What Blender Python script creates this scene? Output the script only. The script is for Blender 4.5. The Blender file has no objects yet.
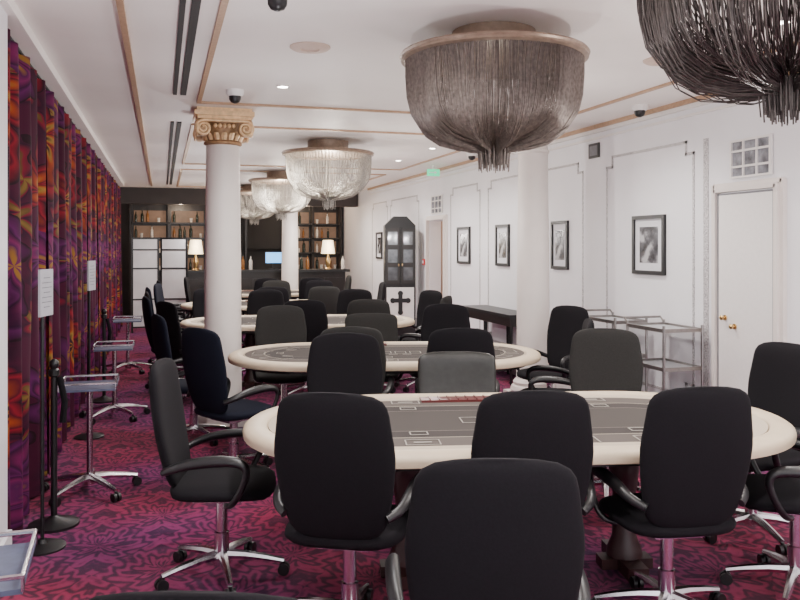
import bpy, math, random
from math import sin, cos, pi, radians, sqrt
from mathutils import Vector, Matrix
random.seed(4)
S = bpy.context.scene
COL = S.collection

# ---------------------------------------------------------------- materials
def nt(name):
    m = bpy.data.materials.new(name); m.use_nodes = True
    t = m.node_tree
    return m, t, t.nodes["Principled BSDF"]

def mat(name, c, rough=0.6, metal=0.0, var=0.12, scale=30, bump=0.0, emit=None, es=0, trans=0, spec=None, coat=0):
    m, t, p = nt(name)
    n = t.nodes.new("ShaderNodeTexNoise"); n.inputs["Scale"].default_value = scale
    n.inputs["Detail"].default_value = 3
    tc = t.nodes.new("ShaderNodeTexCoord"); t.links.new(tc.outputs["Object"], n.inputs["Vector"])
    r = t.nodes.new("ShaderNodeValToRGB")
    r.color_ramp.elements[0].position = 0.3; r.color_ramp.elements[1].position = 0.7
    r.color_ramp.elements[0].color = (*[x*(1-var) for x in c], 1)
    r.color_ramp.elements[1].color = (*[min(1, x*(1+var)) for x in c], 1)
    t.links.new(n.outputs["Fac"], r.inputs["Fac"]); t.links.new(r.outputs["Color"], p.inputs["Base Color"])
    p.inputs["Roughness"].default_value = rough; p.inputs["Metallic"].default_value = metal
    if trans: p.inputs["Transmission Weight"].default_value = trans
    if coat: p.inputs["Coat Weight"].default_value = coat
    if spec is not None: p.inputs["Specular IOR Level"].default_value = spec
    if emit:
        p.inputs["Emission Color"].default_value = (*emit, 1); p.inputs["Emission Strength"].default_value = es
    if bump:
        b = t.nodes.new("ShaderNodeBump"); b.inputs["Strength"].default_value = bump; b.inputs["Distance"].default_value = 0.01
        t.links.new(n.outputs["Fac"], b.inputs["Height"]); t.links.new(b.outputs["Normal"], p.inputs["Normal"])
    return m

M = {}
M['wall'] = mat("wall_paint", (0.83, 0.82, 0.85), 0.55, var=0.02, scale=3)
M['ceil'] = mat("ceiling_paint", (0.90, 0.85, 0.81), 0.6, var=0.03, scale=1.5)
M['trimgold'] = mat("ceiling_trim_gold", (0.45, 0.29, 0.18), 0.45, 0.1, var=0.12)
M['white'] = mat("white_gloss_paint", (0.82, 0.79, 0.77), 0.4, var=0.02)
M['silver'] = mat("mirror_bead_trim", (0.48, 0.46, 0.47), 0.4, 0.1, var=0.6, scale=90, bump=0.1)
M['black'] = mat("black_fabric", (0.0068, 0.0058, 0.0078), 0.9, var=0.15, scale=120, bump=0.06, spec=0.2)
M['navy'] = mat("blue_black_fabric", (0.006, 0.0075, 0.016), 0.9, var=0.15, scale=120, bump=0.06, spec=0.2)
M['grey'] = mat("charcoal_fabric", (0.022, 0.021, 0.020), 0.85, var=0.12, scale=120, bump=0.06, spec=0.25)
M['leather'] = mat("worn_charcoal_leather", (0.018, 0.018, 0.016), 0.4, var=0.25, scale=20, bump=0.1)
M['plastic'] = mat("black_plastic", (0.008, 0.008, 0.009), 0.4, var=0.1)
M['chrome'] = mat("chrome", (0.66, 0.65, 0.67), 0.2, 1.0, var=0.05)
M['steel'] = mat("dull_steel_tube", (0.30, 0.28, 0.27), 0.3, 0.9, var=0.1)
M['cream'] = mat("cream_leather_rim", (0.57, 0.46, 0.33), 0.45, var=0.06, scale=8)
M['print'] = mat("felt_print", (0.30, 0.275, 0.24), 0.8, var=0.05)
M['wood'] = mat("dark_wood", (0.012, 0.008, 0.007), 0.35, var=0.3, scale=8)
M['redwood'] = mat("dark_red_wood", (0.035, 0.009, 0.009), 0.45, var=0.3, scale=8)
M['tray'] = mat("chip_tray_red", (0.10, 0.015, 0.015), 0.35, var=0.2)
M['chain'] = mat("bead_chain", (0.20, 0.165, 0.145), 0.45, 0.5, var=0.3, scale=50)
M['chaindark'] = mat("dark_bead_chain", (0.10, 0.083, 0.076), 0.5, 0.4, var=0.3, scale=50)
M['chainlit'] = mat("lit_tone_bead_chain", (0.34, 0.315, 0.285), 0.4, 0.4, var=0.4, scale=50)  # chain colour made paler to imitate the glow of lamps inside
M['bronze'] = mat("pale_bronze_ring", (0.30, 0.22, 0.165), 0.4, 0.4, var=0.15)
M['column'] = mat("column_plaster", (0.76, 0.70, 0.66), 0.5, var=0.03, scale=4)
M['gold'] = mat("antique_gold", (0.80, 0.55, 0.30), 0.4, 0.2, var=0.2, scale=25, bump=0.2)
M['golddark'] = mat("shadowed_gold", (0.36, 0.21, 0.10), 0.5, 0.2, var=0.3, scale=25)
M['dark'] = mat("dark_slot", (0.015, 0.013, 0.013), 0.7)
M['farwall'] = mat("dark_far_wall", (0.025, 0.018, 0.018), 0.6, var=0.2, scale=3)
M['warmwall'] = mat("warm_recess_paint", (0.62, 0.48, 0.40), 0.6, var=0.03, scale=3)
M['lampon'] = mat("lit_lens", (1, 0.95, 0.85), 0.5, emit=(1, 0.93, 0.82), es=40)
M['shade'] = mat("cream_lamp_shade", (0.85, 0.75, 0.55), 0.8, emit=(1, 0.80, 0.5), es=2.2)
M['brass'] = mat("brass", (0.65, 0.45, 0.2), 0.3, 1.0)
M['paper'] = mat("white_paper", (0.72, 0.72, 0.76), 0.7, var=0.02)
M['greypaper'] = mat("grey_notice_paper", (0.42, 0.42, 0.46), 0.6, var=0.04)
M['ink'] = mat("grey_ink", (0.2, 0.2, 0.22), 0.8)
M['pane'] = mat("reflective_grey_pane", (0.26, 0.27, 0.30), 0.08, 0.2, var=0.6, scale=12)
M['glass'] = mat("frosted_shelf_glass", (0.42, 0.43, 0.45), 0.35, 0.0, var=0.05)
M['glassd'] = mat("dark_cabinet_glass", (0.10, 0.105, 0.115), 0.06, 0.1, var=0.5, scale=6)
M['frost'] = mat("pale_panel", (0.62, 0.60, 0.60), 0.5, var=0.08, scale=3)
M['green'] = mat("green_sign", (0.02, 0.42, 0.2), 0.5, emit=(0.05, 0.9, 0.4), es=1.3)
M['screen'] = mat("lit_blue_screen", (0.1, 0.3, 0.6), 0.3, emit=(0.15, 0.5, 1.0), es=2.5)
M['glow'] = mat("shelf_backlight", (0.06, 0.035, 0.025), 0.5, emit=(1.0, 0.55, 0.32), es=0.16, var=0.7, scale=5)
M['bt1'] = mat("amber_bottle", (0.20, 0.08, 0.02), 0.15, var=0.2)
M['bt2'] = mat("dark_bottle", (0.012, 0.02, 0.014), 0.15, var=0.2)
M['bt3'] = mat("clear_bottle", (0.60, 0.56, 0.52), 0.15, var=0.1)
M['red'] = mat("red_paint", (0.5, 0.02, 0.02), 0.4)
M['grass'] = mat("tray_bluegrey", (0.10, 0.12, 0.19), 0.3, 0.2, var=0.15)

def ramp(t, stops, interp='LINEAR'):
    r = t.nodes.new("ShaderNodeValToRGB"); cr = r.color_ramp; cr.interpolation = interp
    while len(cr.elements) < len(stops): cr.elements.new(0.5)
    for e, (p, c) in zip(cr.elements, stops):
        e.position = p; e.color = (*c, 1)
    return r
def vm(t, op, a, b=None):
    n = t.nodes.new("ShaderNodeVectorMath"); n.operation = op
    for i, x in enumerate((a, b)):
        if x is None: continue
        if isinstance(x, (tuple, list)): n.inputs[i].default_value = x
        elif isinstance(x, (int, float)):
            if op == 'SCALE': n.inputs["Scale"].default_value = x
        else: t.links.new(x, n.inputs[i])
    return n.outputs["Value"] if op in ('LENGTH', 'DOT_PRODUCT') else n.outputs["Vector"]
def mm(t, op, a, b=None, c=None):
    n = t.nodes.new("ShaderNodeMath"); n.operation = op
    for i, x in enumerate((a, b, c)):
        if x is None: continue
        if isinstance(x, (int, float)): n.inputs[i].default_value = x
        else: t.links.new(x, n.inputs[i])
    return n.outputs[0]
def noise(t, v, scale, detail=2):
    n = t.nodes.new("ShaderNodeTexNoise"); n.inputs["Scale"].default_value = scale; n.inputs["Detail"].default_value = detail
    t.links.new(v, n.inputs["Vector"]); return n

def carpet():
    m, t, p = nt("damask_carpet")
    tc = t.nodes.new("ShaderNodeTexCoord"); v0 = tc.outputs["Object"]
    wob = vm(t, 'MULTIPLY', vm(t, 'SUBTRACT', noise(t, v0, 7, 2).outputs["Color"], (0.5, 0.5, 0.5)), (0.05, 0.05, 0))
    v = vm(t, 'ADD', v0, wob)
    sx = t.nodes.new("ShaderNodeSeparateXYZ"); t.links.new(v, sx.inputs[0])
    def medal(ox, oy, cw, ch):
        X = mm(t, 'WRAP', mm(t, 'ADD', mm(t, 'DIVIDE', sx.outputs[0], cw), ox), 0.5, -0.5)
        Y = mm(t, 'WRAP', mm(t, 'ADD', mm(t, 'DIVIDE', sx.outputs[1], ch), oy), 0.5, -0.5)
        X = mm(t, 'ABSOLUTE', X)
        r = mm(t, 'SQRT', mm(t, 'ADD', mm(t, 'MULTIPLY', X, X), mm(t, 'MULTIPLY', Y, Y)))
        a = mm(t, 'ARCTAN2', Y, X)
        pet = mm(t, 'COSINE', mm(t, 'ADD', mm(t, 'MULTIPLY', a, 6), mm(t, 'MULTIPLY', r, 12)))
        pet2 = mm(t, 'COSINE', mm(t, 'SUBTRACT', mm(t, 'MULTIPLY', a, 14), mm(t, 'MULTIPLY', r, 34)))
        ph = mm(t, 'ADD', mm(t, 'MULTIPLY', r, 36), mm(t, 'ADD', mm(t, 'MULTIPLY', pet, 2.0), mm(t, 'MULTIPLY', pet2, 1.6)))
        return mm(t, 'COSINE', ph), r
    fa, ra = medal(0, 0, 0.66, 0.84)
    fb, rb = medal(0.5, 0.5, 0.66, 0.84)
    use_b = mm(t, 'LESS_THAN', rb, ra)
    f0 = mm(t, 'ADD', mm(t, 'MULTIPLY', fb, use_b), mm(t, 'MULTIPLY', fa, mm(t, 'SUBTRACT', 1, use_b)))
    nz = mm(t, 'MULTIPLY', mm(t, 'SUBTRACT', noise(t, v0, 28, 3).outputs["Fac"], 0.5), 2.6)
    f = mm(t, 'MULTIPLY_ADD', mm(t, 'ADD', f0, nz), 0.23, 0.49)
    r = ramp(t, [(0.0, (0.26, 0.028, 0.095)), (0.38, (0.205, 0.020, 0.072)), (0.50, (0.14, 0.015, 0.054)), (0.66, (0.062, 0.011, 0.036)), (1.0, (0.042, 0.010, 0.032))])
    t.links.new(f, r.inputs["Fac"])
    dr = ramp(t, [(0.40, (1.12, 0.95, 0.85)), (0.6, (0.92, 1.3, 1.55))]); t.links.new(noise(t, v0, 0.8, 1).outputs["Fac"], dr.inputs["Fac"])
    mx = t.nodes.new("ShaderNodeMix"); mx.data_type = 'RGBA'; mx.blend_type = 'MULTIPLY'; mx.inputs["Factor"].default_value = 1
    t.links.new(r.outputs["Color"], mx.inputs[6]); t.links.new(dr.outputs["Color"], mx.inputs[7])
    t.links.new(mx.outputs[2], p.inputs["Base Color"])
    p.inputs["Roughness"].default_value = 0.9; p.inputs["Specular IOR Level"].default_value = 0.1
    p.inputs["Sheen Weight"].default_value = 0.06
    n3 = noise(t, v0, 400)
    bu = t.nodes.new("ShaderNodeBump"); bu.inputs["Strength"].default_value = 0.4; bu.inputs["Distance"].default_value = 0.005
    t.links.new(n3.outputs["Fac"], bu.inputs["Height"]); t.links.new(bu.outputs["Normal"], p.inputs["Normal"])
    return m
M['carpet'] = carpet()

def curtain_mat():
    m, t, p = nt("floral_curtain")
    tc = t.nodes.new("ShaderNodeTexCoord")
    s0 = t.nodes.new("ShaderNodeSeparateXYZ"); t.links.new(tc.outputs["Object"], s0.inputs[0])
    cb = t.nodes.new("ShaderNodeCombineXYZ"); t.links.new(s0.outputs[1], cb.inputs[0]); t.links.new(s0.outputs[2], cb.inputs[1])
    v = vm(t, 'MULTIPLY', cb.outputs[0], (0.62, 1.0, 0))
    n0 = noise(t, v, 2.4, 2)
    off = vm(t, 'MULTIPLY', vm(t, 'SUBTRACT', n0.outputs["Color"], (0.5, 0.5, 0.5)), (0.42, 0.42, 0))
    w = vm(t, 'ADD', v, off)
    def flowers(scale, rnd, k, petn, shift):
        vo = t.nodes.new("ShaderNodeTexVoronoi"); vo.voronoi_dimensions = '2D'; vo.inputs["Scale"].default_value = scale; vo.inputs["Randomness"].default_value = rnd
        ws = vm(t, 'ADD', w, (shift, shift*0.7, 0))
        t.links.new(ws, vo.inputs["Vector"])
        d = vm(t, 'SUBTRACT', ws, vo.outputs["Position"])
        sd = t.nodes.new("ShaderNodeSeparateXYZ"); t.links.new(d, sd.inputs[0])
        an = mm(t, 'ARCTAN2', sd.outputs[1], sd.outputs[0])
        tw = mm(t, 'ADD', mm(t, 'MULTIPLY', an, petn/2), mm(t, 'MULTIPLY', vo.outputs["Distance"], 3))
        pet = mm(t, 'MULTIPLY', mm(t, 'ABSOLUTE', mm(t, 'COSINE', tw)), -k)
        return mm(t, 'ADD', mm(t, 'ADD', vo.outputs["Distance"], pet), k*0.6), vo
    dd, vo = flowers(1.5, 0.6, 0.26, 6, 0)
    dd = mm(t, 'ADD', dd, mm(t, 'MULTIPLY', mm(t, 'SUBTRACT', noise(t, v, 8, 2).outputs["Fac"], 0.5), 0.14))
    d2, v2 = flowers(3.0, 0.9, 0.30, 4, 3.3)
    flA = ramp(t, [(0, (0.03, 0.008, 0.015)), (0.07, (0.24, 0.14, 0.025)), (0.14, (0.28, 0.045, 0.010)), (0.24, (0.07, 0.005, 0.014)), (0.28, (0.21, 0.009, 0.020)), (0.38, (0.05, 0.005, 0.012)), (0.40, (0.018, 0.006, 0.010))])
    flB = ramp(t, [(0, (0.24, 0.11, 0.02)), (0.07, (0.07, 0.009, 0.06)), (0.14, (0.15, 0.012, 0.075)), (0.24, (0.03, 0.006, 0.028)), (0.28, (0.09, 0.010, 0.075)), (0.38, (0.04, 0.006, 0.03)), (0.40, (0.018, 0.006, 0.010))])
    for q in (flA, flB): t.links.new(dd, q.inputs["Fac"])
    bgr = ramp(t, [(0, (0.17, 0.10, 0.022)), (0.14, (0.09, 0.05, 0.015)), (0.18, (0.17, 0.008, 0.022)), (0.30, (0.028, 0.006, 0.018)), (0.5, (0.05, 0.006, 0.022))])
    t.links.new(d2, bgr.inputs["Fac"])
    sc = t.nodes.new("ShaderNodeSeparateColor"); t.links.new(vo.outputs["Color"], sc.inputs[0])
    sel = mm(t, 'GREATER_THAN', sc.outputs[0], 0.5)
    mx = t.nodes.new("ShaderNodeMix"); mx.data_type = 'RGBA'
    t.links.new(sel, mx.inputs["Factor"]); t.links.new(flA.outputs["Color"], mx.inputs[6]); t.links.new(flB.outputs["Color"], mx.inputs[7])
    m2 = t.nodes.new("ShaderNodeMix"); m2.data_type = 'RGBA'
    t.links.new(mm(t, 'GREATER_THAN', dd, 0.415), m2.inputs["Factor"]); t.links.new(mx.outputs[2], m2.inputs[6]); t.links.new(bgr.outputs["Color"], m2.inputs[7])
    t.links.new(m2.outputs[2], p.inputs["Base Color"]); p.inputs["Roughness"].default_value = 0.75
    p.inputs["Specular IOR Level"].default_value = 0.15
    return m
M['curtain'] = curtain_mat()

def felt_mat():
    m, t, p = nt("printed_grey_felt")
    tc = t.nodes.new("ShaderNodeTexCoord")
    sx = t.nodes.new("ShaderNodeSeparateXYZ"); t.links.new(tc.outputs["Object"], sx.inputs[0])
    q = mm(t, 'MAXIMUM', mm(t, 'SUBTRACT', mm(t, 'ABSOLUTE', sx.outputs[0]), 0.62), 0.0)
    d = mm(t, 'SQRT', mm(t, 'ADD', mm(t, 'MULTIPLY', q, q), mm(t, 'MULTIPLY', sx.outputs[1], sx.outputs[1])))
    r = ramp(t, [(0, (0.055, 0.047, 0.043)), (0.22, (0.24, 0.21, 0.175)), (0.225, (0.045, 0.038, 0.036)), (0.345, (0.34, 0.30, 0.24)), (0.353, (0.095, 0.080, 0.072)), (0.50, (0.105, 0.086, 0.076)), (0.505, (0.45, 0.38, 0.30))], 'CONSTANT')
    t.links.new(d, r.inputs["Fac"]); t.links.new(r.outputs["Color"], p.inputs["Base Color"])
    p.inputs["Roughness"].default_value = 0.9; p.inputs["Specular IOR Level"].default_value = 0.2
    return m
M['felt'] = felt_mat()

def photo_mat():
    m, t, p = nt("monochrome_photograph")
    tc = t.nodes.new("ShaderNodeTexCoord")
    n = noise(t, tc.outputs["Object"], 9, 5)
    r = ramp(t, [(0.35, (0.02, 0.02, 0.022)), (0.5, (0.10, 0.10, 0.11)), (0.62, (0.45, 0.45, 0.46))])
    t.links.new(n.outputs["Fac"], r.inputs["Fac"]); t.links.new(r.outputs["Color"], p.inputs["Base Color"])
    p.inputs["Roughness"].default_value = 0.2
    return m
M['photo'] = photo_mat()

# ---------------------------------------------------------------- mesh builder
class B:
    def __init__(s): s.v = []; s.f = []
    def add(s, vs, fs):
        o = len(s.v); s.v += [tuple(v) for v in vs]; s.f += [tuple(i+o for i in f) for f in fs]; return s
    def box(s, cx, cy, cz, sx, sy, sz, rz=0):
        vs = []
        for z in (-1, 1):
            for x, y in ((-1, -1), (1, -1), (1, 1), (-1, 1)):
                a, b = x*sx/2, y*sy/2
                vs.append((cx+a*cos(rz)-b*sin(rz), cy+a*sin(rz)+b*cos(rz), cz+z*sz/2))
        return s.add(vs, [(3, 2, 1, 0), (4, 5, 6, 7), (0, 1, 5, 4), (1, 2, 6, 5), (2, 3, 7, 6), (3, 0, 4, 7)])
    def rev(s, prof, seg=24, cx=0, cy=0, cz=0):
        vs = []; fs = []
        for r, z in prof:
            for j in range(seg):
                a = 2*pi*j/seg; vs.append((cx+max(r, 1e-4)*cos(a), cy+max(r, 1e-4)*sin(a), cz+z))
        n = len(prof)
        for i in range(n-1):
            for j in range(seg):
                k = (j+1) % seg
                fs.append((i*seg+j, i*seg+k, (i+1)*seg+k, (i+1)*seg+j))
        fs.append(tuple(range(seg))[::-1]); fs.append(tuple((n-1)*seg+j for j in range(seg)))
        return s.add(vs, fs)
    def tube(s, pts, r, seg=8, flat=1.0, closed=False, caps=True, a0=0.0):
        P = [Vector(p) for p in pts]; n = len(P)
        R = r if isinstance(r, (list, tuple)) else [r]*n
        vs = []; fs = []; up = None
        for i in range(n):
            if closed: d = P[(i+1) % n]-P[i-1]
            else: d = P[min(i+1, n-1)]-P[max(i-1, 0)]
            d.normalize()
            if up is None:
                up = Vector((0, 0, 1)) if abs(d.z) < 0.9 else Vector((1, 0, 0))
            u = up-d*up.dot(d)
            if u.length < 1e-5: u = d.orthogonal()
            u.normalize(); w = d.cross(u); up = u
            for j in range(seg):
                a = 2*pi*j/seg+a0
                vs.append(P[i]+u*(R[i]*flat*cos(a))+w*(R[i]*sin(a)))
        m = n if closed else n-1
        for i in range(m):
            for j in range(seg):
                k = (j+1) % seg; i2 = (i+1) % n
                fs.append((i*seg+j, i*seg+k, i2*seg+k, i2*seg+j))
        if caps and not closed:
            fs.append(tuple(range(seg))[::-1]); fs.append(tuple((n-1)*seg+j for j in range(seg)))
        return s.add(vs, fs)
    def stadium(s, a, prof, seg=20, closed=True, cap=False):
        vs = []; ring = []
        for j in range(seg+1): ring.append((1, -pi/2+pi*j/seg))
        for j in range(seg+1): ring.append((-1, pi/2+pi*j/seg))
        m = len(ring)
        for r, z in prof:
            for sg, an in ring: vs.append((sg*a+r*cos(an), r*sin(an), z))
        n = len(prof); fs = []
        for i in range(n if closed else n-1):
            i2 = (i+1) % n
            for j in range(m):
                k = (j+1) % m
                fs.append((i*m+j, i*m+k, i2*m+k, i2*m+j))
        if cap: fs.append(tuple(range(m))[::-1]); fs.append(tuple((n-1)*m+j for j in range(m)))
        return s.add(vs, fs)
    def pillow(s, W, T, H, place, seg=20, n=13, pe=6, we=2.6):
        rings = []
        for i in range(n):
            q = sin((-1+2*i/(n-1))*pi/2); t = (q+1)/2
            e = max(0.02, (1-abs(q)**pe))**(1/we)
            th = T*max(0.1, (1-abs(q)**8))**0.5
            ring = []
            for j in range(seg):
                a = 2*pi*j/seg; c, d = cos(a), sin(a)
                ring.append(place(W(t)*e*math.copysign(abs(c)**0.55, c), th*math.copysign(abs(d)**0.8, d), t*H))
            rings.append(ring)
        vs = [p for r in rings for p in r]; fs = []
        for i in range(n-1):
            for j in range(seg):
                k = (j+1) % seg
                fs.append((i*seg+j, i*seg+k, (i+1)*seg+k, (i+1)*seg+j))
        fs.append(tuple(range(seg))[::-1]); fs.append(tuple((n-1)*seg+j for j in range(seg)))
        return s.add(vs, fs)
    def mesh(s, name, material, smooth=True, ang=42):
        me = bpy.data.meshes.new(name); me.from_pydata(s.v, [], s.f); me.update()
        me.materials.append(M[material])
        import bmesh
        bm = bmesh.new(); bm.from_mesh(me); bmesh.ops.recalc_face_normals(bm, faces=bm.faces); bm.to_mesh(me); bm.free()
        if smooth:
            for p in me.polygons: p.use_smooth = True
            me.set_sharp_from_angle(angle=radians(ang))
        return me

def obj(name, data, parent=None, loc=(0, 0, 0), rz=0, **kw):
    o = bpy.data.objects.new(name, data); COL.objects.link(o)
    o.location = loc; o.rotation_euler = (0, 0, rz)
    if parent: o.parent = parent
    for k, v in kw.items(): o[k] = v
    return o
def struct(name, b, m, smooth=False):
    return obj(name, b.mesh(name, m, smooth), kind="structure")
def thing(name, parts, label, category, loc=(0, 0, 0), rz=0, group=None):
    e = obj(name, None, loc=loc, rz=rz, label=label, category=category)
    e.empty_display_size = 0.1
    if group: e["group"] = group
    for p in parts:
        c = obj(p[0], p[1], parent=e)
        if len(p) > 2:
            for q in p[2]: obj(q[0], q[1], parent=c)
    return e

# ---------------------------------------------------------------- room shell
XL, XR, Y0, Y1, HC = -0.98, 4.27, -2.5, 19.6, 2.85
DA, DB = 11.82, 12.62   # open doorway in right wall
struct("floor", B().box((XL+XR)/2, (Y0+Y1)/2, -0.05, XR-XL+0.4, Y1-Y0, 0.1).box(5.2, 12.2, -0.05, 1.46, 2.4, 0.1), 'carpet')
struct("ceiling", B().box((XL+XR)/2, (Y0+Y1)/2, HC+0.05, XR-XL+0.4, Y1-Y0, 0.1), 'ceil')
struct("wall_right", B().box(XR+0.1, (Y0+DA)/2, HC/2, 0.2, DA-Y0, HC).box(XR+0.1, (DB+Y1)/2, HC/2, 0.2, Y1-DB, HC).box(XR+0.1, (DA+DB)/2, (HC+2.03)/2, 0.2, DB-DA, HC-2.03), 'wall')
struct("wall_recess", B().box(5.9, 12.2, HC/2, 0.1, 2.4, HC).box(5.2, 11.0, HC/2, 1.46, 0.1, HC).box(5.2, 13.4, HC/2, 1.46, 0.1, HC).box(5.2, 12.2, 2.5, 1.46, 2.4, 0.1), 'warmwall')
struct("wall_left", B().box(XL-0.1, (Y0+Y1)/2, HC/2, 0.2, Y1-Y0, HC), 'wall')
struct("wall_far", B().box((XL+XR)/2, Y1-0.05, HC/2, XR-XL, 0.1, HC), 'farwall')
struct("baseboard_right", B().box(XR-0.012, (Y0+DA-0.1)/2, 0.08, 0.024, DA-0.1-Y0, 0.16).box(XR-0.012, (DB+0.1+16.6)/2, 0.08, 0.024, 16.6-DB-0.1, 0.16), 'white')
tn = [0]
def trim(b, m, smooth=False):
    tn[0] += 1
    return struct("trim_%d" % tn[0], b, m, smooth)
trim(B().box(-0.87, 4.15, HC/2, 0.24, 0.6, HC).box(-0.86, 4.15, 0.09, 0.26, 0.62, 0.18), 'wall')
def frame_xy(x0, x1, y0, y1, w=0.035, h=0.018, m='trimgold'):
    b = B(); z = HC-h/2
    b.box(x0, (y0+y1)/2, z, w, y1-y0+w, h).box(x1, (y0+y1)/2, z, w, y1-y0+w, h)
    b.box((x0+x1)/2, y0, z, x1-x0-w, w, h).box((x0+x1)/2, y1, z, x1-x0-w, w, h)
    trim(b, m)
frame_xy(0.30, 3.66, -1.8, 7.0)
frame_xy(0.30, 3.66, 8.3, 12.3)
frame_xy(0.30, 3.66, 13.2, 17.0)
trim(B().box(-0.20, 7.2, HC-0.015, 0.035, 19.2, 0.03), 'trimgold')
trim(B().box(XR-0.03, 7.3, HC-0.02, 0.06, 18.6, 0.04), 'trimgold')
trim(B().box(XR-0.02, 7.3, HC-0.058, 0.04, 18.6, 0.035).box(XR-0.01, 7.3, HC-0.13, 0.02, 18.6, 0.02), 'white')
trim(B().box(-0.83, 7.3, HC-0.03, 0.24, 18.6, 0.06), 'ceil')
for (a, c) in ((1.5, 6.7), (8.2, 16.5)):
    b = B(); b.box(0.10, (a+c)/2, HC-0.006, 0.03, c-a, 0.012).box(0.165, (a+c)/2, HC-0.006, 0.045, c-a, 0.012)
    trim(b, 'dark')
def notch(y0, y1, z0, z1, n=0.10, x=XR-0.003, r=0.012):
    p = [(y0+n, z0), (y1-n, z0), (y1-n, z0+n), (y1, z0+n), (y1, z1-n), (y1-n, z1-n), (y1-n, z1), (y0+n, z1), (y0+n, z1-n), (y0, z1-n), (y0, z0+n), (y0+n, z0+n)]
    b = B()
    for i in range(len(p)):
        (a, c), (d, e) = p[i], p[(i+1) % len(p)]
        b.box(x, (a+d)/2, (c+e)/2, 0.006, abs(d-a)+2*r, abs(e-c)+2*r)
    trim(b, 'silver')
for y0, y1 in ((1.6, 4.3), (5.72, 7.08), (7.56, 10.12), (10.42, 11.6), (13.2, 15.0), (15.2, 16.4)):
    notch(y0, y1, 0.35, 2.5)
trim(B().box(XR-0.003, 5.56, 1.25, 0.006, 0.06, 2.5), 'silver')

def casing(y0, y1, h=2.03):
    fr = B(); yc = (y0+y1)/2; w = y1-y0
    for q, dx in ((0.03, 0.06), (0.065, 0.035)):
        fr.box(XR-dx/2, y0-q, (h+q)/2, dx, 0.035, h+q+0.017).box(XR-dx/2, y1+q, (h+q)/2, dx, 0.035, h+q+0.017).box(XR-dx/2, yc, h+q, dx, w+2*q, 0.035)
    trim(fr, 'column')
def fretwork(idx, yc, w2):
    fz0, fz1 = 2.15, 2.43
    g = B().box(XR-0.006, yc, (fz0+fz1)/2, 0.012, w2, fz1-fz0); obj("window_%d" % idx, g.mesh("window_%d" % idx, 'pane', False), kind="structure")
    f = B(); q = w2*0.17
    for z in (fz0, fz1, (fz0+fz1)/2+0.06, (fz0+fz1)/2-0.06): f.box(XR-0.015, yc, z, 0.02, w2+0.02, 0.016)
    for s in (-0.5, 0.5): f.box(XR-0.015, yc+s*w2, (fz0+fz1)/2, 0.022, 0.018, fz1-fz0)
    for s in (-1, 1): f.box(XR-0.015, yc+s*q, (fz0+fz1)/2, 0.022, 0.014, fz1-fz0)
    trim(f, 'white')
b = B().box(XR-0.02, 5.065, 1.015, 0.04, 0.61, 2.03)
d1 = struct("door_1", b, 'white')
gp = B().box(XR-0.041, 4.766, 1.015, 0.003, 0.012, 2.03).box(XR-0.041, 5.364, 1.015, 0.003, 0.012, 2.03).box(XR-0.041, 5.065, 2.024, 0.003, 0.6, 0.012)
trim(gp, 'ink')
k = B()
for yy, zz in ((5.28, 1.06), (5.17, 1.0)):
    k.add([(XR-0.04-q, yy+r*cos(a), zz+r*sin(a)) for q, r in ((0, 0.022), (0.008, 0.022), (0.009, 0.010), (0.022, 0.010), (0.028, 0.018), (0.042, 0.020), (0.050, 0.010)) for a in [2*pi*j/12 for j in range(12)]],
          [(i*12+j, i*12+(j+1) % 12, (i+1)*12+(j+1) % 12, (i+1)*12+j) for i in range(6) for j in range(12)]+[tuple(72+j for j in range(12))])
obj("door_knob", k.mesh("door_knob", 'brass'), parent=d1)
casing(4.76, 5.37); fretwork(1, 5.03, 0.42)
casing(DA, DB); fretwork(2, (DA+DB)/2, 0.5)

# ---------------------------------------------------------------- curtains
def curtain_mesh(w, seed):
    rnd = random.Random(seed); ny = int(w/0.02); nz = 14; vs = []; fs = []
    ph = rnd.random()*6
    for i in range(ny+1):
        y = w*i/ny
        for k in range(nz+1):
            z = 0.02+2.74*k/nz
            amp = 0.055*(1-0.35*k/nz)
            x = amp*sin(2*pi*y/0.34+ph+0.7*sin(y*3+seed)+0.3*sin(z*1.7+y*2))+0.010*sin(y*29+z)
            vs.append((x, y+0.02*sin(z*2+y*5), z))
    for i in range(ny):
        for k in range(nz):
            a = i*(nz+1)+k; fs.append((a, a+nz+1, a+nz+2, a+1))
    return B().add(vs, fs).mesh("curtain", 'curtain', True, 180)
y = 4.47
for i in range(8):
    w = 1.52
    obj("curtain", curtain_mesh(w, i), loc=(-0.81, y, 0), label="floor-length pleated curtain with red, orange and purple flowers", category="curtain", group="floral curtains along the window wall")
    y += w+0.04
b = B().tube([(-0.81, 4.5, 2.777), (-0.81, 16.9, 2.777)], 0.010, 8)
obj("curtain_rail", b.mesh("curtain_rail", 'dark'), label="dark metal curtain rail fixed under the ceiling", category="curtain rail")

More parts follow.
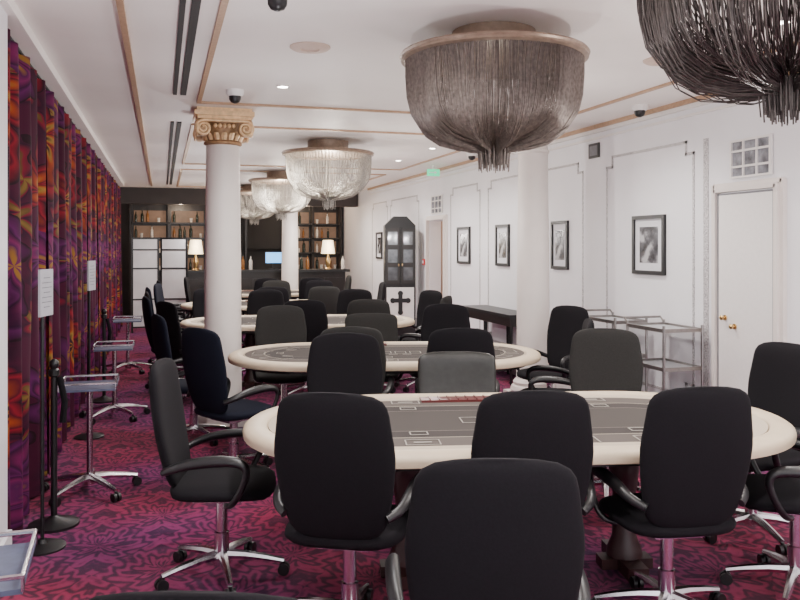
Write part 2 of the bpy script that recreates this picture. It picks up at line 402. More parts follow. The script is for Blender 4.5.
# ---------------------------------------------------------------- columns
def column(x, y, label, plain=False):
    shaft = B().rev([(0.19, 0.0), (0.172, 0.02), (0.168, 0.6), (0.164, 1.4), (0.150, 2.57)], 40).mesh("shaft", 'column')
    base = B().box(0, 0, 0.06, 0.46, 0.46, 0.12).rev([(0.22, 0.12), (0.235, 0.15), (0.22, 0.19), (0.195, 0.2), (0.205, 0.23), (0.18, 0.26)], 32).mesh("base", 'column')
    if plain:
        c = B().rev([(0.150, 2.56), (0.165, 2.575), (0.165, 2.595), (0.150, 2.61), (0.150, 2.72), (0.175, 2.76), (0.185, 2.79), (0.185, 2.848)], 32)
        return thing("column", [("shaft", shaft), ("base", base), ("capital", c.mesh("capital", 'column'))], label, "column", (x, y, 0), group="round white columns")
    c = B().rev([(0.152, 2.535), (0.172, 2.545), (0.172, 2.562), (0.152, 2.575), (0.156, 2.64), (0.172, 2.70), (0.185, 2.74)], 32)
    leaf = B()
    for k in range(16):
        a = 2*pi*k/16; ca, sa = cos(a), sin(a)
        pts = [(0.158, 2.575, 0.020), (0.172, 2.61, 0.026), (0.188, 2.635, 0.022), (0.205, 2.635, 0.010)]
        vs = []
        for r, z, w in pts:
            for q in (-1, 0, 1):
                rr = r+(0.012 if q == 0 else 0); vs.append((rr*ca-q*w*sa, rr*sa+q*w*ca, z))
        fs = []
        for i in range(3):
            for j in range(2): a0 = i*3+j; fs.append((a0, a0+1, a0+4, a0+3))
        leaf.add(vs, fs)
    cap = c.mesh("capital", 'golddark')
    vol = B(); disc = B()
    for k in range(4):
        A = k*pi/2
        def R(u, dp, z): return (u*cos(A)-dp*sin(A), u*sin(A)+dp*cos(A), z)
        for s in (-1, 1):
            pts = []; rad = []
            for i in range(40):
                t = i/39; an = pi/2+s*(-1)*t*4.2*pi; rr = 0.070*(1-0.80*t)
                pts.append(R(s*0.185+rr*cos(an), -0.235-0.015*t, 2.665+rr*sin(an))); rad.append(0.0145*(1-0.35*t))
            vol.tube(pts, rad, 8)
            disc.tube([R(s*0.185, -0.16, 2.665), R(s*0.185, -0.232, 2.665)], 0.066, 20)
        vol.tube([R(-0.185, -0.237, 2.735), R(0.185, -0.237, 2.735)], 0.0145, 8)
        for q in range(5):
            u = -0.08+0.04*q
            vol.rev([(0.001, -0.022), (0.015, -0.012), (0.018, 0), (0.013, 0.015), (0.001, 0.022)], 8, *R(u, -0.20, 2.695))
    ab = B().box(0, 0, 2.765, 0.47, 0.47, 0.03).box(0, 0, 2.80, 0.52, 0.52, 0.04).box(0, 0, 2.835, 0.48, 0.48, 0.03)
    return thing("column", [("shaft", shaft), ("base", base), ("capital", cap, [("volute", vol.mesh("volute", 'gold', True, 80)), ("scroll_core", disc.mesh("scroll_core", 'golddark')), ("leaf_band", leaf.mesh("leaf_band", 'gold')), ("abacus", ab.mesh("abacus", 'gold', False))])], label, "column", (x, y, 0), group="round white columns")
column(0.536, 7.50, "round white plaster column with gilded scrolled capital")
column(3.66, 7.50, "round white plaster column standing near the panelled wall", True)
column(2.45, 15.95, "round white plaster column standing before the bar", True)

# ---------------------------------------------------------------- chairs
def chair_meshes(fab, low=0.0, sq=0):
    top = 1.06-low; z0 = 0.46; H = top-z0
    W = lambda t: (0.176+0.068*sin(min(1, t*1.25+0.06)*pi*0.6)-0.026*max(0, t-0.6)/0.4) if not sq else 0.25
    def pl(x, y, h):
        t = h/H
        yy = -0.205-0.10*t-0.02*sin(t*pi)+y+0.5*x*x
        return (x, yy, z0+h)
    back = B().pillow(W, 0.031, H, pl, seg=24, n=21, pe=12+sq*3, we=3.0+sq*0.6).mesh("backrest", fab, True, 180)
    def ps(x, y, h): return (x, -0.23+h, 0.455+y-0.02*max(0, (h-0.38)/0.1)**2)
    seat = B().pillow(lambda t: 0.235+0.02*sin(t*pi), 0.040, 0.49, ps, seg=24, n=13, pe=6, we=2.8).mesh("seat", fab, True, 180)
    return back, seat
arm = []
for s in (-1, 1):
    p = [(s*0.20, 0.06, 0.405), (s*0.262, 0.09, 0.42), (s*0.283, 0.14, 0.50), (s*0.285, 0.17, 0.59), (s*0.283, 0.13, 0.63), (s*0.28, 0.02, 0.635), (s*0.273, -0.10, 0.62), (s*0.255, -0.19, 0.59), (s*0.205, -0.235, 0.565)]
    for _ in range(2):
        q = [p[0]]
        for a, c in zip(p[:-1], p[1:]):
            a, c = Vector(a), Vector(c); q += [a*0.75+c*0.25, a*0.25+c*0.75]
        q.append(p[-1]); p = q
    n = len(p); r = [0.018+0.010*math.exp(-((i/n-0.62)/0.2)**2) for i in range(n)]
    arm.append(B().tube(p, r, 10, flat=0.75).mesh("armrest", 'plastic', True, 80))
gas = B().rev([(0.05, 0.40), (0.05, 0.37), (0.028, 0.36), (0.028, 0.22), (0.036, 0.215), (0.036, 0.10), (0.045, 0.095), (0.045, 0.06)], 18).box(0, 0, 0.405, 0.22, 0.24, 0.03).mesh("gas_column", 'chrome')
legs = []
cast = []
for k in range(5):
    a = 2*pi*k/5+0.3
    legs.append(B().tube([(cos(a)*r, sin(a)*r, z) for r, z in ((0.03, 0.105), (0.12, 0.100), (0.22, 0.085), (0.305, 0.068))], [0.026, 0.022, 0.018, 0.014], 8).mesh("base_leg", 'chrome'))
    c = B()
    for s in (-1, 1):
        x0, y0 = cos(a)*0.305, sin(a)*0.305
        P = [(x0-sin(a)*s*o, y0+cos(a)*s*o, 0.028) for o in (0.006, 0.024)]
        c.tube(P, 0.028, 14)
    c.tube([(cos(a)*0.305, sin(a)*0.305, 0.03), (cos(a)*0.305, sin(a)*0.305, 0.066)], 0.009, 8)
    cast.append(c.mesh("caster", 'plastic'))
KIND = {'black': chair_meshes('black'), 'navy': chair_meshes('navy'), 'grey': chair_meshes('grey'), 'low': chair_meshes('leather', 0.12, 1), 'lowgrey': chair_meshes('grey', 0.08, 1)}
LBL = {'black': "black fabric high-back swivel chair with arms and chrome base", 'navy': "blue-black fabric swivel chair with arms and chrome base",
       'grey': "charcoal grey fabric swivel chair with arms and chrome base", 'low': "low wide worn charcoal leather swivel chair with chrome base", 'lowgrey': "faded grey fabric swivel chair with arms and chrome base"}
protos = {}
def chair(bx, by, deg, kind='black'):
    r = radians(deg); fx, fy = -sin(r), cos(r)
    x, y = bx+0.26*fx, by+0.26*fy
    lab = LBL[kind]
    if kind not in protos:
        bk, st = KIND[kind]
        e = thing("swivel_chair", [("backrest", bk), ("seat", st), ("armrest", arm[0]), ("armrest", arm[1]), ("gas_column", gas)]+[("base_leg", l) for l in legs]+[("caster", c) for c in cast],
                  lab, "chair", (x, y, 0), r, "swivel chairs around the gaming tables")
        protos[kind] = e
        return e
    src = protos[kind]
    e = src.copy(); COL.objects.link(e); e.location = (x, y, 0); e.rotation_euler = (0, 0, r); e["label"] = lab
    for c in src.children:
        d = c.copy(); COL.objects.link(d); d.parent = e
        d.matrix_parent_inverse = c.matrix_parent_inverse
    return e
CH = [
 (0.636, 3.04, -27, 'black'), (1.395, 2.86, -14, 'black'), (2.07, 2.75, -8, 'black'), (0.858, 1.988, -17, 'black'),
 (0.03, 4.09, -104, 'black'), (3.43, 3.78, 98, 'black'), (3.07, 2.93, 58, 'black'),
 (0.06, 1.375, -18, 'black'),
 (1.808, 4.80, 163, 'low'), (2.87, 4.78, 150, 'grey'), (1.12, 5.00, 166, 'black'),
 (1.97, 5.16, -16, 'black'), (1.27, 5.46, -16, 'grey'),
 (0.27, 5.66, -58, 'navy'), (0.00, 6.85, -78, 'navy'),
 (3.12, 5.50, 66, 'black'), (3.64, 6.72, 112, 'black'),
 (1.9, 7.34, 165, 'lowgrey'), (1.07, 7.52, 178, 'grey'), (2.62, 7.26, 150, 'black'),
 (1.43, 8.30, -14, 'black'), (2.10, 8.22, -10, 'grey'),
 (-0.14, 9.35, -82, 'navy'), (0.06, 8.45, -65, 'black'), (-0.14, 10.28, -88, 'black'), (0.62, 10.95, -170, 'black'), (-0.15, 11.4, -85, 'navy'), (-0.02, 13.6, -85, 'black'),
 (1.28, 10.35, 170, 'black'), (2.40, 10.12, 155, 'black'), (3.25, 9.6, 110, 'black'), (3.05, 8.50, 55, 'grey'),
]
for c in CH: chair(*c)

# ---------------------------------------------------------------- gaming tables
def table_parts(L=2.7, Wd=1.4):
    hw = Wd/2; a = L/2-hw
    rim = B().stadium(a, [(hw, 0.735), (hw-0.006, 0.752), (hw-0.025, 0.764), (hw-0.07, 0.768), (hw-0.108, 0.764), (hw-0.12, 0.75), (hw-0.12, 0.705), (hw-0.02, 0.705), (hw-0.003, 0.712)], 28).mesh("padded_rim", 'cream', True, 60)
    felt = B().stadium(a, [(hw-0.122, 0.735), (hw-0.122, 0.756)], 28, closed=False, cap=True).mesh("felt_surface", 'felt', False)
    under = B().stadium(a, [(hw-0.10, 0.675), (hw-0.10, 0.704)], 28, closed=False, cap=True).mesh("underframe", 'wood', False)
    pr = B(); z = 0.7585
    def outline(cx, cy, w, h, rz, t=0.006):
        for dx, dy, sx, sy in ((0, -h/2, w, t), (0, h/2, w, t), (-w/2, 0, t, h), (w/2, 0, t, h)):
            pr.box(cx+dx*cos(rz)-dy*sin(rz), cy+dx*sin(rz)+dy*cos(rz), z, sx, sy, 0.002, rz)
    for k in range(5): outline(-0.24+0.12*k, -0.02, 0.085, 0.12, 0)
    for k in range(4): pr.box(-0.165+0.11*k, -0.13, z, 0.07, 0.018, 0.002)
    for k in (-1, 0, 1):
        outline(0.52*k, -0.45, 0.15, 0.09, 0); pr.box(0.52*k, -0.45, z, 0.08, 0.016, 0.002); outline(0.52*k, -0.28, 0.08, 0.06, 0)
        if k: outline(0.52*k, 0.45, 0.15, 0.09, 0); pr.box(0.52*k, 0.45, z, 0.08, 0.016, 0.002); outline(0.52*k, 0.28, 0.08, 0.06, 0)
    for k in (-1, 1): pr.box(0.26*k, -0.44, z, 0.006, 0.16, 0.002)
    for sg in (-1, 1):
        for an in (-0.75, 0, 0.75):
            outline(sg*(a+0.45*cos(an)), 0.45*sin(an), 0.09, 0.15, sg*an)
            outline(sg*(a+0.28*cos(an)), 0.28*sin(an), 0.05, 0.07, sg*an)
    for k in range(10):
        an = 2*pi*k/10+0.31
        x0 = a*(1 if cos(an) > 0 else -1)*min(1, abs(cos(an))*1.5)
        pr.box(x0+0.44*cos(an), 0.44*sin(an), z, 0.15, 0.006, 0.002, an)
    prm = pr.mesh("printed_layout", 'print', False)
    tray = B().box(-0.2, 0.50, 0.762, 0.46, 0.11, 0.012)
    for k in range(8): tray.box(-0.38+0.052*k, 0.50, 0.770, 0.006, 0.10, 0.010)
    tray = tray.mesh("chip_tray", 'tray', False)
    ped = []
    for s in (-1, 1):
        b = B().rev([(0.09, 0.06), (0.085, 0.10), (0.06, 0.16), (0.055, 0.35), (0.075, 0.5), (0.06, 0.6), (0.14, 0.66), (0.14, 0.68)], 20, s*a*0.85, 0)
        b.box(s*a*0.85, 0, 0.035, 0.10, 0.40, 0.06).box(s*a*0.85, 0, 0.03, 0.26, 0.10, 0.05)
        ped.append(b.mesh("pedestal", 'redwood'))
    return [("padded_rim", rim), ("felt_surface", felt), ("printed_layout", prm), ("underframe", under), ("chip_tray", tray), ("pedestal", ped[0]), ("pedestal", ped[1])]
TP = table_parts(); TP2 = table_parts(2.52, 1.38)
TL = "oval card table with cream padded rim and grey printed felt"
for (x, y, r, tp) in ((1.70, 3.67, -12.0, TP), (1.74, 6.26, -13.0, TP2), (1.53, 9.25, -11, TP), (1.60, 12.1, -8, TP), (1.85, 15.0, -5, TP2)):
    thing("gaming_table", tp, TL, "table", (x, y, 0), radians(r), "oval gaming tables down the room")
def ring(cx, cy, rot, lst):
    for i, (lx, ly, f, k) in enumerate(lst):
        r = radians(rot); chair(cx+lx*cos(r)-ly*sin(r), cy+lx*sin(r)+ly*cos(r), f+rot, k)
ring(1.6, 12.1, -8, [(-0.75, -0.98, 0, 'black'), (0.0, -1.02, 3, 'black'), (0.72, -1.0, 8, 'grey'), (-0.75, 1.0, 182, 'black'), (0.05, 1.0, 180, 'grey'), (0.75, 1.0, 178, 'black'), (-1.68, 0.2, -95, 'navy'), (1.65, 0.1, 92, 'black')])
ring(1.85, 15.0, -5, [(-0.78, -0.98, 0, 'black'), (0.0, -1.0, 0, 'black'), (0.78, -0.98, 0, 'black'), (1.55, 0.1, 92, 'grey'), (-1.40, -0.05, -92, 'black')])

# ---------------------------------------------------------------- chandeliers
def chains(layers, material, tails, lobe=0.03, drop=0.06, wild=0.0):
    b = B(); rnd = random.Random(3)
    prof = [(0.508, 0), (0.510, -0.12), (0.502, -0.25), (0.480, -0.35), (0.428, -0.43), (0.340, -0.485), (0.225, -0.515), (0.11, -0.53), (0.05, -0.55)]
    for N, R, zz, th in layers:
        for i in range(N):
            a = 2*pi*i/N+rnd.uniform(-.004, .004); lob = abs(sin(a*4.5)); sc = 1-lobe*lob; dz = 1-drop*(1-lob)+rnd.uniform(-.012, .008)
            sw = rnd.gauss(0, wild); wz = abs(rnd.gauss(0, wild))
            pts = []
            for k, (r, z) in enumerate(prof):
                q = 1 if k == 0 else sc
                aa = a+0.08*k/8*sin(a*9)+sw*sin(k/8*pi)
                pts.append((R*r*q*cos(aa), R*r*q*sin(aa), z*dz*zz-wz*0.6*sin(k/8*pi)))
            b.tube(pts, th, 3, caps=False)
    for i in range(tails):
        a = rnd.uniform(0, 2*pi); r = 0.10*sqrt(rnd.random())
        b.tube([(r*cos(a), r*sin(a), -0.50), (r*0.95*cos(a), r*0.95*sin(a), -0.57), (r*0.9*cos(a), r*0.9*sin(a), -0.59-0.06*rnd.random())], 0.0033, 3, caps=False)
    return b.mesh("bead_curtain", material, True, 180)
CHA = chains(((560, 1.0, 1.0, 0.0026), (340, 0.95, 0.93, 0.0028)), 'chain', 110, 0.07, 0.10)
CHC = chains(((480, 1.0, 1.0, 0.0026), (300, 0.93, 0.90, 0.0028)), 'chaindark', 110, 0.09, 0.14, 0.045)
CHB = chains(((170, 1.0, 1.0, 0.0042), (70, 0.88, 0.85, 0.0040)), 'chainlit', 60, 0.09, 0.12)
rg = B().stadium(0, [(0.535, 0.025), (0.543, 0.014), (0.534, 0.004), (0.536, -0.008), (0.515, -0.015), (0.475, -0.015), (0.475, 0.025)], 32).mesh("ring", 'bronze')
can = B().rev([(0.24, 0.155), (0.24, 0.03), (0.48, 0.025), (0.48, 0.0)], 40).mesh("canopy", 'bronze')
CHL = [(1.83, 4.26, 3), (1.87, 9.25, 70), (1.90, 13.3, 75), (1.80, 16.4, 55), (2.08, 2.27, 1)]
ZR = 2.693
for i, (x, y, pw) in enumerate(CHL):
    lit = 0 < i < 4
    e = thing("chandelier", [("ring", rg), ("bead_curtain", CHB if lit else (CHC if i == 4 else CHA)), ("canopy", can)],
          "lit round chandelier draped with bead chains toned paler as if lit" if lit else ("round chandelier with loose swags of dark bead chain" if i == 4 else "round bronze-ring chandelier draped with dense grey-brown bead chains"), "chandelier", (x, y, ZR), 0.2*y, "draped bead-chain chandeliers")
    for c in e.children:
        if c.name.startswith("bead_curtain"): c["kind"] = "stuff"
    l = bpy.data.lights.new("chandelier_light", 'POINT'); l.energy = pw; l.color = (1, 0.92, 0.80); l.shadow_soft_size = 0.10
    o = bpy.data.objects.new("chandelier_light", l); COL.objects.link(o); o.location = (x, y, ZR-0.22)

# ---------------------------------------------------------------- ceiling fittings
dl_ring = B().stadium(0, [(0.055, 0), (0.055, -0.008), (0.04, -0.01), (0.04, 0)], 12).mesh("bezel", 'white')
dl_lens = B().rev([(0.04, 0.0), (0.04, -0.006)], 16).mesh("lens", 'lampon')
def spot(x, y, e, ang=150, col=(1, 0.95, 0.90)):
    l = bpy.data.lights.new("downlight_lamp", 'SPOT'); l.energy = e; l.spot_size = radians(ang); l.spot_blend = 0.8; l.color = col; l.shadow_soft_size = 0.06
    o = bpy.data.objects.new("downlight_lamp", l); COL.objects.link(o); o.location = (x, y, HC-0.03)
for x in (0.89, 3.25):
    for y in (0.4, 2.2, 3.6, 5.9, 9.5, 11.0, 12.8, 14.8, 16.6):
        if x < 1 and y == 5.9: y = 6.15
        thing("downlight", [("bezel", dl_ring), ("lens", dl_lens)], "small round white recessed ceiling spotlight, lit", "downlight", (x, y, HC), 0, "recessed ceiling spotlights")
        spot(x, y, 135)
for x, y in ((0.876, 4.89), (3.17, 4.57)):
    b = B().rev([(0.125, 0), (0.125, -0.008), (0.11, -0.018), (0.06, -0.02), (0.055, -0.01), (0.02, -0.012)], 32)
    obj("ceiling_speaker", b.mesh("ceiling_speaker", 'warmwall'), loc=(x, y, HC), label="flat round cream ceiling speaker grille", category="speaker", group="round ceiling speakers")
dome_b = B().rev([(0.07, 0), (0.07, -0.03), (0.055, -0.05), (0.05, -0.05)], 24).mesh("housing", 'white')
dome_g = B().rev([(0.048, -0.05), (0.046, -0.075), (0.034, -0.095), (0.012, -0.105), (0.001, -0.106)], 24).mesh("dome", 'plastic')
for x, y in ((0.552, 6.42), (4.0, 6.1), (0.53, 3.84), (3.9, 9.8)):
    thing("security_camera", [("housing", dome_b), ("dome", dome_g)], "white dome security camera with black bubble under ceiling", "camera", (x, y, HC), 0, "dome security cameras")

# ---------------------------------------------------------------- wall pictures
def picture(yc, w, h, z=1.63):
    x = XR
    f = B(); t = 0.035
    for dy, dz, sy, sz in ((0, h/2-t/2, w, t), (0, -h/2+t/2, w, t), (-w/2+t/2, 0, t, h-2*t), (w/2-t/2, 0, t, h-2*t)):
        f.box(-0.015, dy, dz, 0.03, sy, sz)
    mt = B().box(-0.006, 0, 0, 0.012, w-2*t, h-2*t)
    ph = B().box(-0.0135, 0, 0.0, 0.003, (w-2*t)*0.66, (h-2*t)*0.70)
    thing("framed_picture", [("frame", f.mesh("frame", 'plastic', False)), ("mat_board", mt.mesh("mat_board", 'paper', False)), ("photograph", ph.mesh("photograph", 'photo', False))],
          "black-framed monochrome photograph with white mat on white wall", "picture", (x, yc, z), 0, "framed photographs on the panelled wall")
for yc, w, h in ((6.35, 0.50, 0.54), (8.05, 0.38, 0.54), (9.62, 0.42, 0.54), (11.02, 0.50, 0.54), (15.8, 0.45, 0.54)): picture(yc, w, h)
thing("wall_sign", [("panel", B().box(-0.008, 0, 0, 0.016, 0.20, 0.15).mesh("panel", 'plastic', False)), ("face", B().box(-0.0175, 0, 0, 0.003, 0.15, 0.10).mesh("face", 'ink', False))], "small flat dark sign high on the white wall", "sign", (XR, 7.32, 2.60))
es = B().box(0, 0, 0, 0.19, 0.04, 0.10)
ar = B().box(-0.03, -0.022, 0, 0.08, 0.004, 0.018).add([(0.01, -0.024, 0.03), (0.01, -0.024, -0.03), (0.055, -0.024, 0)], [(0, 1, 2)])
thing("exit_sign", [("panel", es.mesh("panel", 'green', False)), ("arrow", ar.mesh("arrow", 'paper', False)), ("bracket", B().box(0, 0, 0.0825, 0.03, 0.03, 0.065).mesh("bracket", 'white', False))], "small green lit emergency exit sign with arrow", "sign", (3.95, 11.5, 2.734))
thing("fire_alarm", [("housing", B().box(-0.02, 0, 0, 0.04, 0.1, 0.1).mesh("housing", 'red', False)), ("button", B().box(-0.043, 0, 0, 0.006, 0.05, 0.05).mesh("button", 'paper', False))], "small square red fire call point on the wall", "alarm", (XR, 12.85, 1.35))

# ---------------------------------------------------------------- trolleys by right wall
def trolley(x, y, w=0.62, d=0.40, h=1.0, label="steel service trolley with pale glass shelves and push handle"):
    f = B()
    for sx in (-1, 1):
        for sy in (-1, 1): f.tube([(sx*d/2, sy*w/2, 0.07), (sx*d/2, sy*w/2, h)], 0.012, 8)
    for z in (0.28, 0.62, h-0.05):
        for sx in (-1, 1): f.box(sx*d/2, 0, z+0.01, 0.012, w, 0.03)
        for sy in (-1, 1): f.box(0, sy*w/2, z+0.01, d, 0.012, 0.03)
    hd = B().tube([(-d/2, w/2, h-0.02), (-d/2, w/2+0.05, h+0.02), (d/2, w/2+0.05, h+0.02), (d/2, w/2, h-0.02)], 0.010, 8)
    sh = [("shelf", B().box(0, 0, z, d-0.014, w-0.014, 0.014).mesh("shelf", 'glass', False)) for z in (0.28, 0.62, h-0.05)]
    cs = []
    for sx in (-1, 1):
        for sy in (-1, 1):
            cs.append(("caster", B().tube([(sx*d/2-0.012, sy*w/2, 0.035), (sx*d/2+0.012, sy*w/2, 0.035)], 0.035, 14).mesh("caster", 'plastic')))
    thing("service_trolley", [("frame", f.mesh("frame", 'steel')), ("handle", hd.mesh("handle", 'steel'))]+sh+cs, label, "trolley", (x, y, 0), 0, "steel service trolleys along the wall")
trolley(4.02, 5.78, 0.52, 0.36, 0.98); trolley(4.02, 6.55, 0.56, 0.32, 0.98)
def console(x, y, w=1.5, d=0.38, h=0.82):
    top = B().box(0, 0, h-0.02, d, w, 0.04); ap = B().box(0, 0, h-0.09, d-0.05, w-0.06, 0.10)
    L = []
    for sx in (-1, 1):
        for sy in (-1, 0, 1): L.append(("leg", B().tube([(sx*(d/2-0.04), sy*(w/2-0.05), 0), (sx*(d/2-0.04), sy*(w/2-0.05), h-0.14)], [0.014, 0.024], 8).mesh("leg", 'plastic')))
    sh = B().box(0, 0, 0.2, d-0.06, w-0.06, 0.02)
    thing("console_table", [("top", top.mesh("top", 'plastic', False)), ("apron", ap.mesh("apron", 'wood', False)), ("shelf", sh.mesh("shelf", 'wood', False))]+L, "long low black console table against the white wall", "table", (x, y, 0))
console(4.04, 9.3, 1.6)
def cabinet(x, y, rz):
    d, w, h = 0.38, 0.52, 2.12
    out = [(-w/2, 0), (w/2, 0), (w/2, h-0.15), (w/2-0.15, h), (-w/2+0.15, h), (-w/2, h-0.15)]
    vs = [(a, dy, z) for dy in (-d/2, d/2) for a, z in out]; n = 6
    body = B().add(vs, [tuple(range(n)), tuple(range(n, 2*n))[::-1]]+[(i, (i+1) % n, n+(i+1) % n, n+i) for i in range(n)])
    drs = []
    for s in (-1, 1):
        g = B()
        fr = B().box(s*w/4, -d/2-0.015, 1.45, w/2-0.015, 0.03, 0.94)
        for c in range(3): g.box(s*w/4, -d/2-0.033, 1.15+0.30*c, w/2-0.10, 0.006, 0.22)
        kn = B().rev([(0.008, -0.02), (0.012, 0), (0.008, 0.02)], 10, s*0.03, -d/2-0.04, 1.30)
        drs.append(("door", fr.mesh("door", 'wood', False), [("glass_panes", g.mesh("glass_panes", 'glassd', False)), ("handle", kn.mesh("handle", 'brass'))]))
    lo = B().box(0, -d/2-0.012, 0.62, w-0.06, 0.024, 0.60)
    cr = B()
    yq = -d/2-0.028
    cr.box(0, yq, 0.66, 0.07, 0.008, 0.30).box(0, yq, 0.70, 0.24, 0.0085, 0.07)
    for px, pz in ((0, 0.82), (-0.13, 0.70), (0.13, 0.70), (0, 0.50)):
        n = 12; o = [(px+0.045*cos(2*pi*j/n), pz+0.045*sin(2*pi*j/n)) for j in range(n)]
        cr.add([(a, yq+e, z) for e in (-0.0045, 0.0045) for a, z in o], [tuple(range(n))[::-1], tuple(range(n, 2*n))]+[(i, (i+1) % n, n+(i+1) % n, n+i) for i in range(n)])
    thing("display_cabinet", [("body", body.mesh("body", 'plastic', False))]+drs+[("lower_panel", lo.mesh("lower_panel", 'white', False), [("cross_emblem", cr.mesh("cross_emblem", 'plastic', False))])], "tall narrow black glazed cabinet with white lower panel", "cabinet", (x, y, 0), rz)
cabinet(3.90, 13.15, -0.2)

# ---------------------------------------------------------------- left aisle
def sidetable(x, y, rz=0, h=0.70):
    top = B().box(0, 0, h, 0.34, 0.36, 0.014)
    rim = B(); P = [(-0.17, -0.18), (0.17, -0.18), (0.17, 0.18), (-0.17, 0.18)]
    rim.tube([(px, py, h+0.04) for px, py in P], 0.008, 6, closed=True)
    for p in P: rim.tube([(p[0], p[1], h), (p[0], p[1], h+0.04)], 0.006, 6)
    pole = B().rev([(0.02, 0.08), (0.02, h)], 12).rev([(0.035, 0.06), (0.035, 0.13)], 14)
    thing("side_table", [("tray", top.mesh("tray", 'grass', False)), ("rail", rim.mesh("rail", 'chrome')), ("pole", pole.mesh("pole", 'chrome'))]
          +[("base_leg", l) for l in legs]+[("caster", c) for c in cast], "small chrome drinks table on wheeled star base", "side table", (x, y, 0), rz, "chrome drinks tables by the curtains")
sidetable(-0.455, 5.62, 0.0); sidetable(-0.43, 8.0, 0.0, 0.66); sidetable(-0.535, 2.50, 0.05); sidetable(-0.42, 10.86, 0, 0.66)
def signstand(x, y, rz=0.0):
    post = B().tube([(0, 0, 0.02), (0, 0, 1.48)], 0.010, 10)
    base = B().rev([(0.12, 0), (0.12, 0.010), (0.10, 0.018), (0.03, 0.03), (0.02, 0.05)], 24)
    pn = B().box(0.018, 0, 1.37, 0.012, 0.17, 0.25)
    tx = B()
    for k in range(7): tx.box(0.025, 0, 1.45-0.026*k, 0.002, 0.12 if k % 3 else 0.08, 0.004)
    thing("sign_stand", [("post", post.mesh("post", 'plastic')), ("base", base.mesh("base", 'plastic')), ("notice", pn.mesh("notice", 'greypaper', False), [("printed_lines", tx.mesh("printed_lines", 'ink', False))])], "black floor stand holding a pale printed notice", "sign stand", (x, y, 0), rz, "notice stands by the curtains")
signstand(-0.615, 4.66, -0.25); signstand(-0.59, 7.25, -0.25)
def stanchion(x, y):
    p = B().rev([(0.14, 0), (0.14, 0.015), (0.05, 0.035), (0.018, 0.06), (0.018, 0.86), (0.03, 0.87), (0.03, 0.90), (0.02, 0.91), (0.028, 0.93), (0.026, 0.95), (0.01, 0.965)], 20)
    r = B().tube([(0.03, 0, 0.86), (0.06, -0.02, 0.72), (0.05, -0.03, 0.6)], 0.018, 8)
    thing("barrier_post", [("post", p.mesh("post", 'plastic')), ("rope", r.mesh("rope", 'black'))], "black barrier post with rope hanging loose", "barrier", (x, y, 0), 0, "black barrier posts")
stanchion(-0.60, 5.02); stanchion(-0.58, 8.9)
def screen_panel(w=0.50, h=1.78):
    f = B(); t = 0.032
    for sx in (-1, 1): f.box(sx*(w/2-t/2), 0, h/2, t, 0.03, h)
    for z in (0.1, 0.62, 1.2, 1.55, h-t/2): f.box(0, 0, z, w-2*t, 0.03, t*0.8)
    g = B().box(0, 0, h/2+0.04, w-2*t, 0.01, h-0.15)
    return f.mesh("frame", 'plastic', False), g.mesh("panel", 'frost', False)
for i, (x, y, r) in enumerate(((-0.30, 15.75, 0.15), (0.22, 15.72, -0.18))):
    f, g = screen_panel()
    thing("screen_divider", [("frame", f), ("panel", g)], "white panelled room divider with thin black frame", "room divider", (x, y, 0), r, "white divider panels")

# ---------------------------------------------------------------- bar
trim(B().box(1.65, 17.75, 2.68, 5.2, 0.25, 0.34), 'farwall')
bd = B().box(2.0, 16.95, 0.54, 3.5, 0.5, 1.08); bt = B().box(2.0, 16.92, 1.10, 3.66, 0.66, 0.05)
bp = B()
for k in range(7): bp.box(0.5+k*0.5, 16.69, 0.55, 0.40, 0.02, 0.80)
thing("bar_counter", [("body", bd.mesh("body", 'wood', False)), ("countertop", bt.mesh("countertop", 'plastic', False)), ("front_panels", bp.mesh("front_panels", 'wood', False))], "long dark wooden bar counter with panelled front", "bar counter")
bs = B(); bs.box(1.75, 19.42, 1.35, 4.9, 0.04, 2.7)
for x in (-0.68, 0.15, 1.0, 1.9, 2.8, 3.5, 4.18): bs.box(x, 19.25, 1.35, 0.05, 0.32, 2.7)
bs.box(1.95, 19.22, 1.55, 1.80, 0.34, 0.0001)
sl = []; gl = []
SZ = (1.05, 1.45, 1.80, 2.15)
for z in SZ:
    for (x0, x1) in ((-0.68, 1.0), (2.8, 4.18)):
        sl.append(("shelf", B().box((x0+x1)/2, 19.24, z, x1-x0, 0.30, 0.03).mesh("shelf", 'wood', False)))
for (x0, x1) in ((-0.65, 0.12), (0.18, 0.97), (2.83, 3.47), (3.53, 4.15)):
    for z in SZ: gl.append(("backlight", B().box((x0+x1)/2, 19.39, z+0.155, x1-x0-0.06, 0.01, 0.27).mesh("backlight", 'glow', False)))
cp = B().box(1.9, 19.30, 1.72, 1.74, 0.20, 1.5)
sl.append(("centre_panel", cp.mesh("centre_panel", 'dark', False)))
thing("back_bar_shelving", [("body", bs.mesh("body", 'wood', False))]+sl+gl, "dark back-bar shelving with warm backlit bays", "shelving")
bm_ = []
for m in ('bt1', 'bt2', 'bt3'):
    bm_.append((B().rev([(0.036, 0), (0.038, 0.01), (0.038, 0.17), (0.03, 0.2), (0.014, 0.225), (0.013, 0.28)], 12).mesh("glass_body", m), B().rev([(0.015, 0.275), (0.015, 0.30)], 10).mesh("cap", 'plastic')))
tum = B().rev([(0.028, 0), (0.036, 0.10), (0.034, 0.10), (0.026, 0.006)], 14).mesh("drinking_glass", 'bt3')
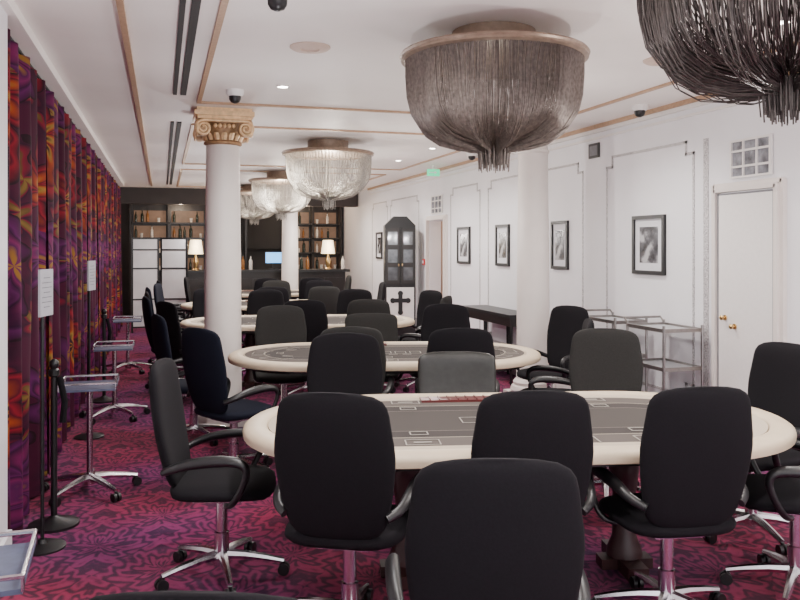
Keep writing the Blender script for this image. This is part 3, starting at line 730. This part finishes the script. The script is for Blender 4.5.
for (x0, x1) in ((-0.6, 0.08), (0.24, 0.92), (2.88, 3.42), (3.58, 4.10)):
    for z in SZ:
        x = x0+0.03
        while x < x1-0.03:
            q = random.choice(bm_); s = random.uniform(0.75, 1.05); u = random.random()
            if u < 0.62:
                e = thing("bottle", [("glass_body", q[0]), ("cap", q[1])], "glass liquor bottle standing on the bar shelf", "bottle", (x, 19.2, z+0.016), 0, "liquor bottles on the bar shelves")
                e.scale = (s, s, s)
            elif u < 0.88:
                obj("drinking_glass", tum, loc=(x, 19.2, z+0.016), label="clear tumbler standing on the dark bar shelf", category="glass", group="tumblers on the bar shelves")
            x += random.uniform(0.10, 0.15)
def lamp(x, y, z):
    base = B().rev([(0.07, 0), (0.07, 0.02), (0.03, 0.04), (0.05, 0.12), (0.06, 0.2), (0.02, 0.29), (0.012, 0.36)], 18)
    sh = B().rev([(0.15, 0.33), (0.11, 0.62)], 28)
    thing("table_lamp", [("base", base.mesh("base", 'brass')), ("lamp_shade", sh.mesh("lamp_shade", 'shade'))], "brass table lamp with lit cream fabric shade", "lamp", (x, y, z), 0, "lit table lamps on the bar")
    l = bpy.data.lights.new("table_lamp_light", 'POINT'); l.energy = 10; l.color = (1, 0.75, 0.45); l.shadow_soft_size = 0
    o = bpy.data.objects.new("table_lamp_light", l); COL.objects.link(o); o.location = (x, y-0.3, z+0.5)
lamp(0.66, 16.82, 1.126); lamp(3.4, 16.82, 1.126)
for i, x in enumerate((1.0, 1.14, 1.3, 1.62, 1.78, 2.85, 2.98, 3.75)):
    q = bm_[(i*2) % 3]
    thing("bottle", [("glass_body", q[0]), ("cap", q[1])], "glass liquor bottle standing on the bar counter", "bottle", (x, 16.95, 1.126), 0, "liquor bottles on the bar counter")
mo = B().box(0, 0, 0.25, 0.38, 0.03, 0.26).box(0, 0.02, 0.07, 0.05, 0.03, 0.14).box(0, 0.02, 0.01, 0.2, 0.15, 0.02)
thing("monitor", [("body", mo.mesh("body", 'plastic', False)), ("display", B().box(0, -0.018, 0.25, 0.35, 0.004, 0.22).mesh("display", 'screen', False))], "small till monitor with glowing blue screen", "monitor", (2.25, 16.82, 1.126))

# ---------------------------------------------------------------- lights / world
w = bpy.data.worlds.new("world"); S.world = w; w.use_nodes = True
bg = w.node_tree.nodes["Background"]; bg.inputs[0].default_value = (0.95, 0.96, 1.0, 1); bg.inputs[1].default_value = 3.6
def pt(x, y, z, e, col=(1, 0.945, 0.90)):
    l = bpy.data.lights.new("unseen_light", 'POINT'); l.energy = e; l.color = col; l.shadow_soft_size = 0.0
    o = bpy.data.objects.new("unseen_light", l); COL.objects.link(o); o.location = (x, y, z)
for yy in (1.0, 3.4, 5.4, 7.9, 10.4, 12.7, 15.2):  # added fill lights without fixtures, brightening ceiling and walls
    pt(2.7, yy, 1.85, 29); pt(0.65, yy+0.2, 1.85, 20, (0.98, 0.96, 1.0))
pt(5.1, 12.2, 1.9, 14, (1, 0.78, 0.6))
for x, e in ((0.4, 26), (3.2, 26)):
    l = bpy.data.lights.new("bar_light", 'POINT'); l.energy = e; l.color = (1, 0.76, 0.54); l.shadow_soft_size = 0.0
    o = bpy.data.objects.new("bar_light", l); COL.objects.link(o); o.location = (x, 18.4, 2.45)

# ---------------------------------------------------------------- camera
cd = bpy.data.cameras.new("camera"); cam = bpy.data.objects.new("camera", cd); COL.objects.link(cam)
cd.sensor_width = 36; cd.lens = 36; cd.shift_y = -54/800
cd.clip_start = 0.05
cam.location = (0, 0, 1.62); cam.rotation_euler = (radians(90), 0, -radians(16.57))
S.camera = cam
